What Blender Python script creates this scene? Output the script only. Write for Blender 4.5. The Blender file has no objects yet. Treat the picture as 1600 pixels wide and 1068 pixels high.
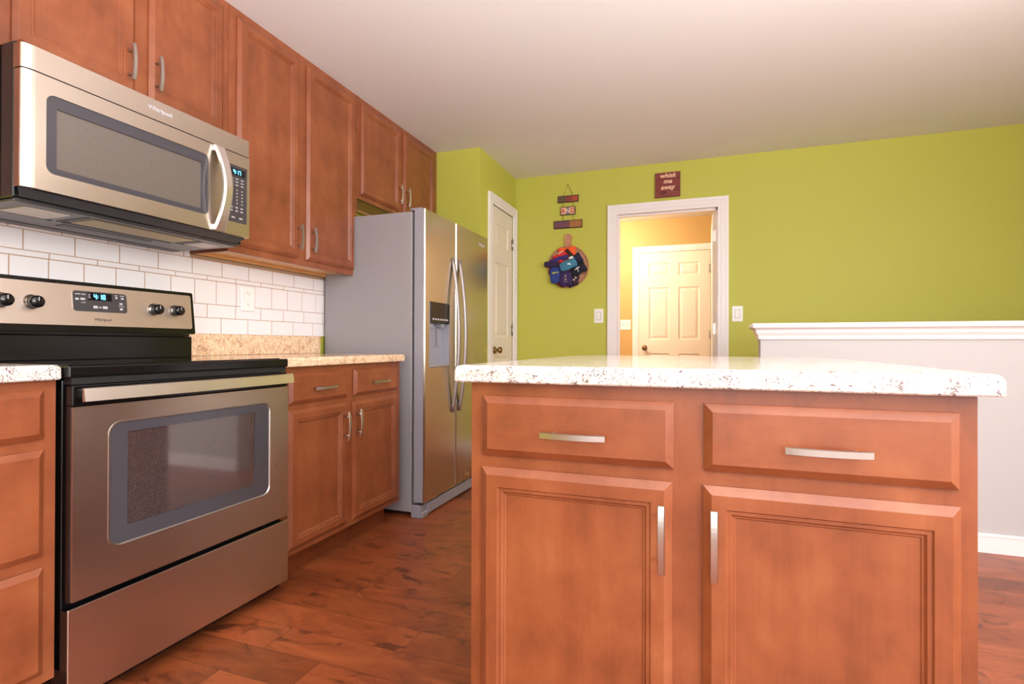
import bpy, bmesh, math, random
from mathutils import Vector, Matrix
random.seed(7)
PI = math.pi
S = bpy.context.scene
COL = S.collection

# ---------------------------------------------------------------- camera, world, light, exposure
F_PX = 830.54
cam_d = bpy.data.cameras.new('camera')
cam = bpy.data.objects.new('camera', cam_d); COL.objects.link(cam); S.camera = cam
cam_d.sensor_fit = 'HORIZONTAL'; cam_d.sensor_width = 36.0
cam_d.lens = F_PX / 1600.0 * 36.0
cam_d.clip_start = 0.02
yaw, pit, rol = math.radians(-19.786), math.radians(0.261), math.radians(0.149)
Fv = Vector((math.sin(yaw)*math.cos(pit), math.cos(yaw)*math.cos(pit), math.sin(pit)))
Rv = Vector((math.cos(yaw), -math.sin(yaw), 0)); Uv = Rv.cross(Fv)
R2 = Rv*math.cos(rol) + Uv*math.sin(rol); U2 = -Rv*math.sin(rol) + Uv*math.cos(rol)
mw = Matrix((R2, U2, -Fv)).transposed().to_4x4(); mw.translation = Vector((2.1597, -1.6567, 0.969))
cam.matrix_world = mw

w = bpy.data.worlds.new('world'); S.world = w; w.use_nodes = True
w.node_tree.nodes['Background'].inputs[0].default_value = (0.85, 0.93, 1.0, 1)
w.node_tree.nodes['Background'].inputs[1].default_value = 2.0

def area(name, loc, rot, sx, sy, power, col):
    l = bpy.data.lights.new(name, 'AREA'); l.shape = 'RECTANGLE'; l.size = sx; l.size_y = sy
    l.energy = power; l.color = col
    o = bpy.data.objects.new(name, l); o.location = loc; o.rotation_euler = rot; COL.objects.link(o); return o
area('added_fill_right', (4.55, -1.9, 1.5), (0, math.radians(90), 0), 1.3, 3.0, 56, (0.97, 0.97, 1.0))  # added fill at an unseen window, brightens the left wall fronts
area('added_fill_rear', (3.0, -4.05, 1.45), (math.radians(90), 0, 0), 3.0, 1.7, 8, (0.97, 0.98, 1.0))  # added weak fill at the unseen rear window
up = bpy.data.lights.new('added_bounce_uplight', 'SPOT'); up.energy = 175; up.spot_size = math.radians(166); up.spot_blend = 0.35; up.color = (0.97, 0.96, 1.0); up.shadow_soft_size = 0.12  # added spot, stands in for a flash bounced off the ceiling
uo = bpy.data.objects.new('added_bounce_uplight', up); uo.location = (2.75, -1.95, 1.19); uo.rotation_euler = (PI, 0, 0); COL.objects.link(uo)
GLOBE_K = 10.0       # luminance of the added kitchen globes
GLOBE_H = 104.0       # hall
S.view_settings.view_transform = 'Standard'; S.view_settings.look = 'None'
S.view_settings.gamma = 1.0; S.view_settings.use_curve_mapping = False
S.view_settings.exposure = 1.08

# ---------------------------------------------------------------- materials
def srgb(r, g, b):
    f = lambda c: (c/255/12.92) if c/255 <= 0.04045 else ((c/255+0.055)/1.055)**2.4
    return (f(r), f(g), f(b), 1)

def mat(name, col, rough=0.5, metal=0.0, **k):
    m = bpy.data.materials.new(name); m.use_nodes = True
    p = m.node_tree.nodes['Principled BSDF']
    p.inputs['Base Color'].default_value = col
    p.inputs['Roughness'].default_value = rough; p.inputs['Metallic'].default_value = metal
    for a, v in k.items(): p.inputs[a.replace('_', ' ')].default_value = v
    return m

class NT:
    def __init__(s, m): s.t = m.node_tree; s.p = s.t.nodes['Principled BSDF']
    def n(s, typ, **k):
        x = s.t.nodes.new('ShaderNode'+typ)
        for a, v in k.items(): setattr(x, a, v)
        return x
    def l(s, a, b): s.t.links.new(a, b)
    def coords(s, scale=(1, 1, 1), which='Object'):
        tc = s.n('TexCoord'); mp = s.n('Mapping'); mp.inputs['Scale'].default_value = scale
        s.l(tc.outputs[which], mp.inputs['Vector']); return mp.outputs[0]
    def noise(s, vec, scale, detail=3, rough=0.5, dist=0.0):
        n = s.n('TexNoise'); s.l(vec, n.inputs['Vector'])
        n.inputs['Scale'].default_value = scale; n.inputs['Detail'].default_value = detail
        n.inputs['Roughness'].default_value = rough; n.inputs['Distortion'].default_value = dist
        return n.outputs[0]
    def ramp(s, fac, stops):
        r = s.n('ValToRGB'); e = r.color_ramp.elements
        while len(e) < len(stops): e.new(0.5)
        for i, (p, c) in enumerate(stops): e[i].position = p; e[i].color = c
        s.l(fac, r.inputs[0]); return r.outputs[0]
    def math(s, op, a, b=None, c=None):
        m = s.n('Math', operation=op)
        for i, v in enumerate((a, b, c)):
            if v is None: continue
            if isinstance(v, (int, float)): m.inputs[i].default_value = v
            else: s.l(v, m.inputs[i])
        return m.outputs[0]
    def mix(s, fac, a, b, mode='MIX'):
        m = s.n('Mix', data_type='RGBA', blend_type=mode)
        for i, v in ((0, fac), (6, a), (7, b)):
            if isinstance(v, (int, float)): m.inputs[i].default_value = v
            elif isinstance(v, tuple): m.inputs[i].default_value = v
            else: s.l(v, m.inputs[i])
        return m.outputs[2]
    def bump(s, h, strength, dist=0.002):
        b = s.n('Bump'); b.inputs['Strength'].default_value = strength; b.inputs['Distance'].default_value = dist
        s.l(h, b.inputs['Height']); s.l(b.outputs[0], s.p.inputs['Normal'])

def wood(name, axis, c0, c1, c2):
    m = mat(name, c1, 0.34); t = NT(m)
    st = {'x': (1.2, 9, 9), 'z': (9, 9, 1.2)}[axis]
    fine = {'x': (6, 160, 160), 'z': (160, 160, 6)}[axis]
    a = t.noise(t.coords(st), 0.9, 5, 0.6, 0.6)
    b = t.noise(t.coords(fine), 1.0, 3, 0.6)
    c = t.noise(t.coords((7, 7, 5)), 1.0, 4, 0.65)
    f = t.math('ADD', t.math('MULTIPLY', a, 0.30), t.math('ADD', t.math('MULTIPLY', b, 0.10), t.math('MULTIPLY', c, 0.62)))
    col = t.ramp(f, [(0.33, c0), (0.51, c1), (0.68, c2)])
    t.l(col, t.p.inputs['Base Color'])
    t.bump(b, 0.04)
    t.p.inputs['Coat Weight'].default_value = 0.12; t.p.inputs['Coat Roughness'].default_value = 0.3
    return m
WC = (srgb(108, 55, 31), srgb(136, 73, 42), srgb(154, 89, 54))
M = {}
M['wood_z'] = wood('cherry_wood_upright', 'z', *WC)
M['wood_x'] = wood('cherry_wood_level', 'x', *WC)
M['maple'] = wood('pale_maple', 'x', srgb(214, 156, 92), srgb(228, 174, 110), srgb(238, 190, 128))
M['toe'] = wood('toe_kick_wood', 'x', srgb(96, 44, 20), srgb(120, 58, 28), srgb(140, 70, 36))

def steel(name, col, rough, horiz=True, bump=0.05):
    m = mat(name, col, rough, 1.0); t = NT(m)
    sc = (2, 2, 500) if horiz else (500, 500, 2)
    n = t.noise(t.coords(sc), 1.0, 3, 0.6)
    n2 = t.noise(t.coords((3, 3, 3)), 1.0, 4, 0.6)
    r = t.n('MapRange'); t.l(n2, r.inputs[0]); r.inputs[3].default_value = rough-0.05; r.inputs[4].default_value = rough+0.08
    t.l(r.outputs[0], t.p.inputs['Roughness'])
    t.bump(n, bump, 0.0006)
    return m
M['steel'] = steel('brushed_stainless', srgb(206, 194, 182), 0.28)
M['steel_v'] = steel('brushed_stainless_upright', srgb(200, 190, 176), 0.24, False)
M['nickel'] = steel('satin_nickel', srgb(190, 184, 178), 0.30, True, 0.02)
M['bright_steel'] = steel('bright_polished_steel', srgb(236, 230, 226), 0.3, True, 0.02)
M['bronze'] = mat('aged_brass', srgb(150, 122, 84), 0.28, 1.0)
M['black'] = mat('black_gloss_enamel', srgb(12, 12, 14), 0.18)
M['glass_top'] = mat('black_ceramic_glass', srgb(8, 8, 9), 0.05)
M['black_matt'] = mat('black_plastic', srgb(26, 26, 28), 0.45)
M['grey_glass'] = mat('grey_printed_glass', srgb(68, 66, 71), 0.16)
M['grey_panel'] = mat('grey_control_panel', srgb(62, 58, 60), 0.4)
M['screen_black'] = mat('display_black', srgb(8, 10, 18), 0.12)
M['charcoal'] = mat('charcoal_painted_metal', srgb(62, 62, 64), 0.4)
M['hood_grey'] = mat('grey_hood_metal', srgb(92, 89, 90), 0.35, 0.5)
M['filter'] = mat('vent_filter_mesh', srgb(190, 172, 130), 0.45, 0.6)
M['lamp_lens'] = mat('hood_lamp_lens', srgb(208, 196, 188), 0.25)
M['fridge_side'] = mat('grey_textured_side', srgb(150, 146, 148), 0.42)
M['fridge_trim'] = mat('grey_plastic_trim', srgb(150, 148, 156), 0.38)
M['mark'] = mat('printed_marks', srgb(190, 186, 190), 0.5)
M['dark_mark'] = mat('dark_print', srgb(90, 74, 62), 0.5)
M['white_plastic'] = mat('white_plastic', srgb(240, 236, 230), 0.3)
M['slot'] = mat('slot_dark', srgb(120, 112, 108), 0.5)
M['trim'] = mat('white_trim_paint', srgb(238, 230, 228), 0.35)
M['door_paint'] = mat('cream_door_paint', srgb(232, 220, 204), 0.4)
M['ceramic'] = mat('white_tile_glaze', srgb(236, 230, 228), 0.12)
M['grout'] = mat('tan_grout', srgb(184, 150, 122), 0.8)
def emis(name, col, st):
    m = mat(name, (0, 0, 0, 1), 0.5); p = m.node_tree.nodes['Principled BSDF']
    p.inputs['Emission Color'].default_value = col; p.inputs['Emission Strength'].default_value = st; return m
M['led'] = emis('blue_led', (0.1, 0.62, 1.0, 1), 3.0)

def paint(name, col, rough=0.6):
    m = mat(name, col, rough); t = NT(m)
    t.bump(t.noise(t.coords((1, 1, 1)), 260, 2), 0.05, 0.001); return m
M['green'] = paint('lime_green_wall_paint', srgb(188, 186, 74))
M['ceiling'] = paint('white_ceiling_paint', srgb(236, 232, 230), 0.8)
M['hall_paint'] = paint('tan_hall_paint', srgb(190, 152, 92))
M['grey_paint'] = paint('pale_grey_wall_paint', srgb(188, 184, 182))
M['beige'] = paint('beige_wall_paint', srgb(214, 200, 182))

def granite(name, base, tint, dots):
    m = mat(name, base, 0.12); t = NT(m)
    c = t.coords((1, 1, 1))
    n1 = t.noise(c, 90, 3, 0.6); n2 = t.noise(c, 210, 3, 0.7); n3 = t.noise(c, 28, 2, 0.5); n4 = t.noise(c, 230, 2, 0.6)
    col = t.ramp(n1, [(0.40, tint), (0.56, base)])
    d = t.ramp(t.math('ADD', t.math('MULTIPLY', n2, 0.75), t.math('MULTIPLY', n3, 0.35)), [(0.462, (1, 1, 1, 1)), (0.502, (0, 0, 0, 1))])
    col = t.mix(d, col, dots)
    d2 = t.ramp(n4, [(0.36, (1, 1, 1, 1)), (0.40, (0, 0, 0, 1))])
    col = t.mix(t.math('MULTIPLY', d2, 0.55), col, srgb(150, 120, 100))
    t.l(col, t.p.inputs['Base Color']); return m
M['granite'] = granite('tan_speckled_laminate', srgb(240, 214, 180), srgb(224, 182, 142), srgb(172, 124, 94))
M['granite_lit'] = granite('lit_speckled_laminate', srgb(226, 221, 214), srgb(208, 197, 188), srgb(118, 102, 102))  # same laminate as above, with the flash brightness painted into its colour

def floor_mat():
    m = mat('hand_scraped_hardwood', srgb(130, 64, 34), 0.3); t = NT(m)
    tc = t.n('TexCoord'); sx = t.n('SeparateXYZ'); t.l(tc.outputs['Object'], sx.inputs[0])
    X, Y = sx.outputs[0], sx.outputs[1]
    ry = t.math('DIVIDE', t.math('ADD', Y, 10*0.131+0.065), 0.131)
    row = t.math('FLOOR', ry); fy = t.math('FRACT', ry)
    wn = t.n('TexWhiteNoise', noise_dimensions='1D'); t.l(row, wn.inputs['W'])
    rx = t.math('DIVIDE', t.math('ADD', X, t.math('ADD', t.math('MULTIPLY', wn.outputs[0], 3.0), 5.0)), 0.78)
    cx = t.math('FLOOR', rx); fx = t.math('FRACT', rx)
    cb = t.n('CombineXYZ'); t.l(cx, cb.inputs[0]); t.l(row, cb.inputs[1])
    wn2 = t.n('TexWhiteNoise', noise_dimensions='2D'); t.l(cb.outputs[0], wn2.inputs['Vector'])
    # per-plank shifted grain
    cb2 = t.n('CombineXYZ'); t.l(t.math('MULTIPLY', X, 3.0), cb2.inputs[0]); t.l(t.math('MULTIPLY', Y, 9.0), cb2.inputs[1]); t.l(t.math('MULTIPLY', wn2.outputs[0], 40.0), cb2.inputs[2])
    g = t.noise(cb2.outputs[0], 1.0, 6, 0.68, 1.2)
    cb3 = t.n('CombineXYZ'); t.l(t.math('MULTIPLY', X, 6.0), cb3.inputs[0]); t.l(t.math('MULTIPLY', Y, 11.0), cb3.inputs[1]); t.l(t.math('MULTIPLY', wn2.outputs[0], 17.0), cb3.inputs[2])
    k = t.noise(cb3.outputs[0], 0.9, 5, 0.6, 1.6)
    col = t.ramp(g, [(0.20, srgb(84, 44, 28)), (0.40, srgb(136, 70, 39)), (0.60, srgb(160, 86, 48)), (0.8, srgb(178, 106, 66))])
    kn = t.ramp(k, [(0.32, (1, 1, 1, 1)), (0.44, (0, 0, 0, 1))])
    col = t.mix(t.math('MULTIPLY', kn, 0.75), col, srgb(62, 32, 22))
    tone = t.ramp(wn2.outputs[0], [(0.0, (0.66, 0.62, 0.60, 1)), (0.12, (0.88, 0.84, 0.82, 1)), (1.0, (1.05, 1.0, 0.97, 1))])
    col = t.mix(1.0, col, tone, 'MULTIPLY')
    dy = t.math('MINIMUM', fy, t.math('SUBTRACT', 1.0, fy)); dx = t.math('MINIMUM', fx, t.math('SUBTRACT', 1.0, fx))
    gap = t.math('MAXIMUM', t.math('LESS_THAN', t.math('MULTIPLY', dy, 0.131), 0.0013), t.math('LESS_THAN', t.math('MULTIPLY', dx, 0.78), 0.0016))
    col = t.mix(t.math('MULTIPLY', gap, 0.6), col, srgb(46, 22, 14))
    t.l(col, t.p.inputs['Base Color'])
    h = t.math('SUBTRACT', t.math('MULTIPLY', g, 0.6), gap)
    t.bump(h, 0.25, 0.003)
    t.p.inputs['Roughness'].default_value = 0.36
    return m
M['floor'] = floor_mat()

# ---------------------------------------------------------------- mesh helper
class MB:
    def __init__(s): s.bm = bmesh.new(); s.mi = 0
    def face(s, vs, smooth=False):
        try: f = s.bm.faces.new(vs)
        except ValueError: return None
        f.material_index = s.mi; f.smooth = smooth; return f
    def box(s, x0, y0, z0, x1, y1, z1, b=0.0, seg=1):
        vs = [s.bm.verts.new((x, y, z)) for x in (x0, x1) for y in (y0, y1) for z in (z0, z1)]
        fs = []
        for q in ((0, 1, 3, 2), (4, 6, 7, 5), (0, 4, 5, 1), (2, 3, 7, 6), (0, 2, 6, 4), (1, 5, 7, 3)):
            fs.append(s.face([vs[i] for i in q]))
        if b > 0:
            es = list({e for f in fs for e in f.edges})
            r = bmesh.ops.bevel(s.bm, geom=es, offset=b, segments=seg, affect='EDGES', profile=0.5)
            for f in r['faces']: f.material_index = s.mi
        return s
    def ring_stack(s, rings, cap0=True, cap1=True, closed=True, smooth=False):
        R = [[s.bm.verts.new(p) for p in r] for r in rings]
        for a, b in zip(R, R[1:]):
            n = len(a)
            for i in range(n if closed else n-1):
                j = (i+1) % n
                s.face([a[i], a[j], b[j], b[i]], smooth)
        if cap0: s.face(list(reversed(R[0])))
        if cap1: s.face(R[-1])
        return s
    def cyl(s, c, axis, r, h, n=20, r2=None, smooth=True):
        r2 = r if r2 is None else r2; ax = 'xyz'.index(axis)
        rings = []
        for k, rr in ((0, r), (1, r2)):
            ring = []
            for i in range(n):
                a = 2*PI*i/n; p = [0, 0, 0]; p[ax] = c[ax]+h*k
                p[(ax+1) % 3] = c[(ax+1) % 3]+rr*math.cos(a); p[(ax+2) % 3] = c[(ax+2) % 3]+rr*math.sin(a)
                ring.append(p)
            rings.append(ring)
        return s.ring_stack(rings, smooth=smooth)
    def lathe(s, c, axis, prof, n=24, smooth=True, caps=True):
        ax = 'xyz'.index(axis); rings = []
        for (t, rr) in prof:
            ring = []
            for i in range(n):
                a = 2*PI*i/n; p = [0, 0, 0]; p[ax] = c[ax]+t
                p[(ax+1) % 3] = c[(ax+1) % 3]+rr*math.cos(a); p[(ax+2) % 3] = c[(ax+2) % 3]+rr*math.sin(a)
                ring.append(p)
            rings.append(ring)
        return s.ring_stack(rings, cap0=caps, cap1=caps, smooth=smooth)
    def tube(s, pts, r, n=8, flat=None):
        """round tube, or a flat bar (half-sizes flat=(a,b)) along pts; the bar's first axis lies nearest to 'side'"""
        rings = []; pts = [Vector(p) for p in pts]
        up = Vector((0, 0, 1))
        for i, p in enumerate(pts):
            d = (pts[min(i+1, len(pts)-1)]-pts[max(i-1, 0)]).normalized()
            u = up if abs(d.z) < 0.9 else Vector((1, 0, 0))
            a = d.cross(u).normalized(); b = a.cross(d).normalized()
            if flat:
                fa, fb = flat
                rings.append([p+a*x*fa+b*y*fb for x, y in ((-1, -1), (1, -1), (1, 1), (-1, 1))])
            else:
                rings.append([p+a*math.cos(2*PI*k/n)*r+b*math.sin(2*PI*k/n)*r for k in range(n)])
        return s.ring_stack(rings, smooth=not flat)
    def panel(s, x0, z0, x1, z1, prof, back=0.0, cap_back=True):
        """rectangular panel facing -y with a mitred edge profile: prof = [(inset, y), ...]"""
        pr = [(0, back)]+prof
        rings = [[(x0+i, y, z0+i), (x1-i, y, z0+i), (x1-i, y, z1-i), (x0+i, y, z1-i)] for i, y in pr]
        return s.ring_stack(rings, cap0=cap_back)
    def rounded(s, x0, y0, x1, y1, radii, levels, n=10):
        """rounded-rectangle slab; levels = [(z, inset)]; radii for corners (x0,y0),(x1,y0),(x1,y1),(x0,y1)"""
        rings = []
        for z, ins in levels:
            ring = []
            for (cx, cy, sx, sy, a0, r) in ((x0, y0, 1, 1, PI, radii[0]), (x1, y0, -1, 1, 1.5*PI, radii[1]), (x1, y1, -1, -1, 0, radii[2]), (x0, y1, 1, -1, 0.5*PI, radii[3])):
                rr = max(r-ins, 0.0015); ox = cx+sx*(ins+rr); oy = cy+sy*(ins+rr)
                for k in range(n+1):
                    a = a0+0.5*PI*k/n; ring.append((ox+rr*math.cos(a), oy+rr*math.sin(a), z))
            rings.append(ring)
        return s.ring_stack(rings, smooth=False)
    def rrect_xz(s, x0, z0, x1, z1, r, levels, n=6, smooth=False, caps=(True, True)):
        """rounded rectangle in the xz plane, levels = [(y, inset)]"""
        rings = []
        for y, ins in levels:
            ring = []
            for (cx, cz, sx, sz, a0) in ((x0, z0, 1, 1, PI), (x1, z0, -1, 1, 1.5*PI), (x1, z1, -1, -1, 0), (x0, z1, 1, -1, 0.5*PI)):
                rr = max(r-ins, 0.0008); ox = cx+sx*(ins+rr); oz = cz+sz*(ins+rr)
                for k in range(n+1):
                    a = a0+0.5*PI*k/n; ring.append((ox+rr*math.cos(a), y, oz+rr*math.sin(a)))
            rings.append(ring)
        return s.ring_stack(rings, cap0=caps[0], cap1=caps[1], smooth=smooth)
    def build(s, name, mats, parent=None):
        bmesh.ops.recalc_face_normals(s.bm, faces=s.bm.faces)
        me = bpy.data.meshes.new(name); s.bm.to_mesh(me); s.bm.free()
        for m in (mats if isinstance(mats, (list, tuple)) else [mats]): me.materials.append(M[m] if isinstance(m, str) else m)
        o = bpy.data.objects.new(name, me); COL.objects.link(o)
        if parent: o.parent = parent
        return o

def tag(o, label=None, cat=None, group=None, kind=None):
    if label: o['label'] = label
    if cat: o['category'] = cat
    if group: o['group'] = group
    if kind: o['kind'] = kind
    return o
def empty(name, loc, rz=0.0, **k):
    o = bpy.data.objects.new(name, None); COL.objects.link(o); o.location = loc; o.rotation_euler = (0, 0, rz)
    o.empty_display_size = 0.05
    return tag(o, **k)
def struct(name, mb, mats, label=None, cat=None):
    return tag(mb.build(name, mats), label, cat, kind='structure')
LW = PI/2          # things on the left wall: their front (local -y) looks along +x

def text_mesh(name, body, size, mt, parent, loc, shear=0.0, bold=0.0, sx=1.0, extrude=0.0006, align='CENTER'):
    cu = bpy.data.curves.new(name, 'FONT'); cu.body = body; cu.size = size; cu.shear = shear; cu.offset = bold
    cu.extrude = extrude; cu.align_x = align; cu.align_y = 'CENTER'; cu.resolution_u = 3
    t = bpy.data.objects.new('tmp', cu); COL.objects.link(t)
    bpy.context.view_layer.update()
    me = bpy.data.meshes.new_from_object(t.evaluated_get(bpy.context.evaluated_depsgraph_get()))
    bpy.data.objects.remove(t); bpy.data.curves.remove(cu)
    for v in me.vertices: x, y, z = v.co; v.co = (x*sx, -z, y)
    me.materials.clear(); me.materials.append(M[mt])
    o = bpy.data.objects.new(name, me); COL.objects.link(o); o.parent = parent; o.location = loc
    return o

# ---------------------------------------------------------------- the room
ZC = 2.44
def wall_x(x0, x1, y, thick, hole=None, z1=ZC, mb=None):   # wall along x, optional hole (hx0,hx1,hz1[,hz0])
    mb = mb or MB()
    if hole is None: return mb.box(x0, y, 0, x1, y+thick, z1)
    hx0, hx1, hz1 = hole[:3]; hz0 = hole[3] if len(hole) > 3 else 0
    mb.box(x0, y, 0, hx0, y+thick, z1); mb.box(hx1, y, 0, x1, y+thick, z1); mb.box(hx0, y, hz1, hx1, y+thick, z1)
    if hz0: mb.box(hx0, y, 0, hx1, y+thick, hz0)
    return mb
def wall_y(y0, y1, x, thick, hole=None, z1=ZC):
    mb = MB()
    if hole is None: return mb.box(x, y0, 0, x+thick, y1, z1)
    hy0, hy1, hz1 = hole[:3]; hz0 = hole[3] if len(hole) > 3 else 0
    mb.box(x, y0, 0, x+thick, hy0, z1); mb.box(x, hy1, 0, x+thick, y1, z1); mb.box(x, hy0, hz1, x+thick, hy1, z1)
    if hz0: mb.box(x, hy0, 0, x+thick, hy1, hz0)
    return mb
struct('floor', MB().box(-0.1, -4.3, -0.1, 4.7, 4.95, 0.0), 'floor', 'reddish brown hand-scraped plank floor', 'floor')
struct('ceiling', MB().box(-0.1, -4.3, ZC, 4.7, 4.95, ZC+0.1), 'ceiling', 'smooth white ceiling', 'ceiling')
struct('wall_left', wall_y(-4.2, 2.8, -0.1, 0.1), 'green')
struct('wall_rear', wall_x(-0.1, 4.7, -4.3, 0.1, (1.5, 4.5, 2.3, 0.6)), 'beige')
struct('wall_right', wall_y(-4.2, 4.95, 4.6, 0.1, (-3.4, -0.4, 2.15, 0.85)), 'beige')
YB = 2.80
DX0, DX1, DZ = 1.470, 2.282, 2.065          # doorway rough opening in the back wall
struct('wall_back', wall_x(0.589, 4.6, YB, 0.11, (DX0, DX1, DZ)), 'green', 'lime green back wall', 'wall')
# pantry closet: short wall facing the room, then a wall carrying the pantry door
struct('wall_pantry_front', wall_x(0.0, 0.589, 1.988, 0.1), 'green')
struct('wall_pantry_side', wall_y(2.088, YB, 0.489, 0.1, (2.215, 2.728, 2.09)), 'green')
# hall
YH = 4.776
struct('wall_hall_end', wall_x(0.4, 3.0, YH, 0.1), 'hall_paint', 'tan hall wall seen through the doorway', 'wall')
struct('wall_hall_left', wall_y(YB+0.11, YH, 0.4, 0.1), 'hall_paint')
struct('wall_hall_right', wall_y(YB+0.11, YH, 2.9, 0.1), 'hall_paint')
struct('wall_hall_inner', wall_x(0.5, 2.9, YB+0.111, 0.008, (DX0, DX1, DZ)), 'hall_paint')
# half wall
HX, HY = 2.447, 1.454
struct('wall_half', MB().box(HX, HY, 0, 4.6, HY+0.135, 1.0), 'grey_paint', 'pale grey half wall with a white ledge', 'wall')
ledge = MB()
ledge.box(HX-0.045, HY-0.045, 1.056, 4.6, HY+0.18, 1.084, 0.009, 3)
prof = [(0.0, 0.998), (0.010, 1.000), (0.012, 1.018), (0.022, 1.034), (0.024, 1.046), (0.030, 1.056)]
ledge.ring_stack([[(HX-d, HY-d, z), (4.6, HY-d, z), (4.6, HY+0.135+d, z), (HX-d, HY+0.135+d, z)] for d, z in prof])
struct('trim_3', ledge, 'trim', 'white moulded ledge capping the half wall', 'ledge')
def baseboard(name, x0, y0, x1, y1):
    mb = MB(); mb.box(x0, y0, 0, x1, y1, 0.072); cx = 0.006
    mb.box(x0, y0, 0.072, x1, y1, 0.089, 0.004)
    return struct(name, mb, 'trim')
baseboard('baseboard_half_wall', HX, HY-0.014, 4.6, HY)
baseboard('baseboard_back', 0.60, YB-0.014, 1.40, YB)
baseboard('baseboard_back_right', 2.34, YB-0.014, 4.6, YB)
baseboard('baseboard_hall', 0.5, YH-0.014, 1.37, YH)

def casing(name, loc, rz, x0, x1, z1, wd, label, depth=0.02, right=None):
    """U-shaped stepped casing; local front -y; x0,x1,z1 = inner opening"""
    wr = wd if right is None else right
    mb = MB()
    steps = [(0.0, 0.30, 0.55), (0.30, 0.72, 0.8), (0.72, 1.0, 1.0)]
    for a, b, k in steps:
        y = -depth*k
        def ring(fr):
            l, r, t = x0-wd*fr, x1+wr*fr, z1+wd*fr
            return l, r, t
        li, ri, ti = ring(a); lo, ro, to = ring(b)
        for q in ([(lo, 0), (li, 0), (li, ti), (lo, to)], [(lo, to), (li, ti), (ri, ti), (ro, to)], [(ri, 0), (ro, 0), (ro, to), (ri, ti)]):
            mb.ring_stack([[(x, 0, z) for x, z in q], [(x, y, z) for x, z in q]])
    o = mb.build(name, 'trim'); o.location = loc; o.rotation_euler = (0, 0, rz)
    return tag(o, label, 'door frame', kind='structure')
casing('trim_1', (0, YB, 0), 0, 1.485, 2.267, 2.05, 0.078, 'white moulded casing round the open doorway')
jm = MB()
jm.box(DX0, YB+0.0, 0, DX0+0.016, YB+0.118, 2.05); jm.box(DX1-0.016, YB, 0, DX1, YB+0.118, 2.05); jm.box(DX0, YB, 2.05, DX1, YB+0.118, DZ)
jm.box(DX0+0.016, YB+0.055, 0, DX0+0.027, YB+0.09, 2.05); jm.box(DX1-0.027, YB+0.035, 0, DX1-0.016, YB+0.07, 2.05); jm.box(DX0+0.016, YB+0.035, 2.036, DX1-0.016, YB+0.07, 2.05)
struct('trim_2', jm, 'trim')

def six_panel(w, h, two_col=True, t=0.035, flipped=False):
    """door slab, local x 0..w, front at y=0 (facing -y), back at y=t"""
    mb = MB()
    st = 0.115 if two_col else 0.095
    if two_col:
        mid = 0.10; pw = (w-2*st-mid)/2
        xs = [0, st, st+pw, st+pw+mid, st+2*pw+mid, w]; pc = (1, 3)
    else: xs = [0, st, w-st, w]; pc = (1,)
    zs = [0, 0.24, 0.86, 1.02, 1.63, 1.76, h-0.125, h]; prow = (1, 3, 5)
    for face_y, sgn in ((0.0, 1), (t, -1)):
        for i in range(len(xs)-1):
            for j in range(len(zs)-1):
                x0, x1, z0, z1 = xs[i], xs[i+1], zs[j], zs[j+1]
                if i in pc and j in prow:
                    pr = [(0, 0), (0.012, 0.009), (0.022, 0.009), (0.045, 0.002)]
                    mb.ring_stack([[(x0+a, face_y+sgn*b, z0+a), (x1-a, face_y+sgn*b, z0+a), (x1-a, face_y+sgn*b, z1-a), (x0+a, face_y+sgn*b, z1-a)] for a, b in pr], cap0=False)
                else:
                    mb.face([mb.bm.verts.new(p) for p in ((x0, face_y, z0), (x1, face_y, z0), (x1, face_y, z1), (x0, face_y, z1))])
    for q in ([(0, 0, 0), (0, t, 0), (0, t, h), (0, 0, h)], [(w, 0, 0), (w, t, 0), (w, t, h), (w, 0, h)], [(0, 0, h), (w, 0, h), (w, t, h), (0, t, h)], [(0, 0, 0), (w, 0, 0), (w, t, 0), (0, t, 0)]):
        mb.face([mb.bm.verts.new(p) for p in q])
    bmesh.ops.remove_doubles(mb.bm, verts=mb.bm.verts, dist=0.0001)
    return mb
def door_knob(parent, x, z, y=0.0):
    mb = MB(); mb.lathe((x, y, z), 'y', [(0, 0.030), (-0.004, 0.032), (-0.010, 0.026), (-0.012, 0.011), (-0.030, 0.010), (-0.036, 0.020), (-0.046, 0.027), (-0.058, 0.026), (-0.066, 0.016), (-0.068, 0.002)], 24)
    return mb.build('door_knob', 'bronze', parent)
def hinge(parent, x, z, y=0.0, h=0.09):
    mb = MB(); mb.box(x-0.016, y-0.002, z-h/2, x+0.016, y+0.001, z+h/2)
    mb.cyl((x, y-0.007, z-h/2-0.003), 'z', 0.006, h+0.006, 10)
    return mb.build('hinge', 'nickel', parent)
# pantry door: faces +x (front local -y -> +x)
casing('trim_4', (0.589, 2.1, 0), LW, 2.226-2.1, 2.722-2.1, 2.082, 0.075, 'narrow white casing round the pantry door', right=0.07)
d = empty('door_2', (0.583, 2.229, 0.008), LW, label='narrow white panelled pantry door with brass knob beside the refrigerator', cat='door', kind='structure')
six_panel(0.49, 2.070, False).build('door_slab', 'door_paint', d)
door_knob(d, 0.075, 0.915)
for z in (1.83, 1.085, 0.25): hinge(d, 0.487, z)
# hall door
casing('trim_5', (0, YH, 0), 0, 1.440, 2.240, 2.053, 0.07, 'cream casing round the far hall door')
d = empty('door_3', (1.444, YH-0.012, 0.008), 0, label='cream six-panel door at the end of the lit hall', cat='door', kind='structure')
six_panel(0.792, 2.038, True, 0.010+0.02).build('door_slab', 'door_paint', d)
door_knob(d, 0.066, 0.925)
for z in (1.83, 1.08, 0.25): hinge(d, 0.79, z)
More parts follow.
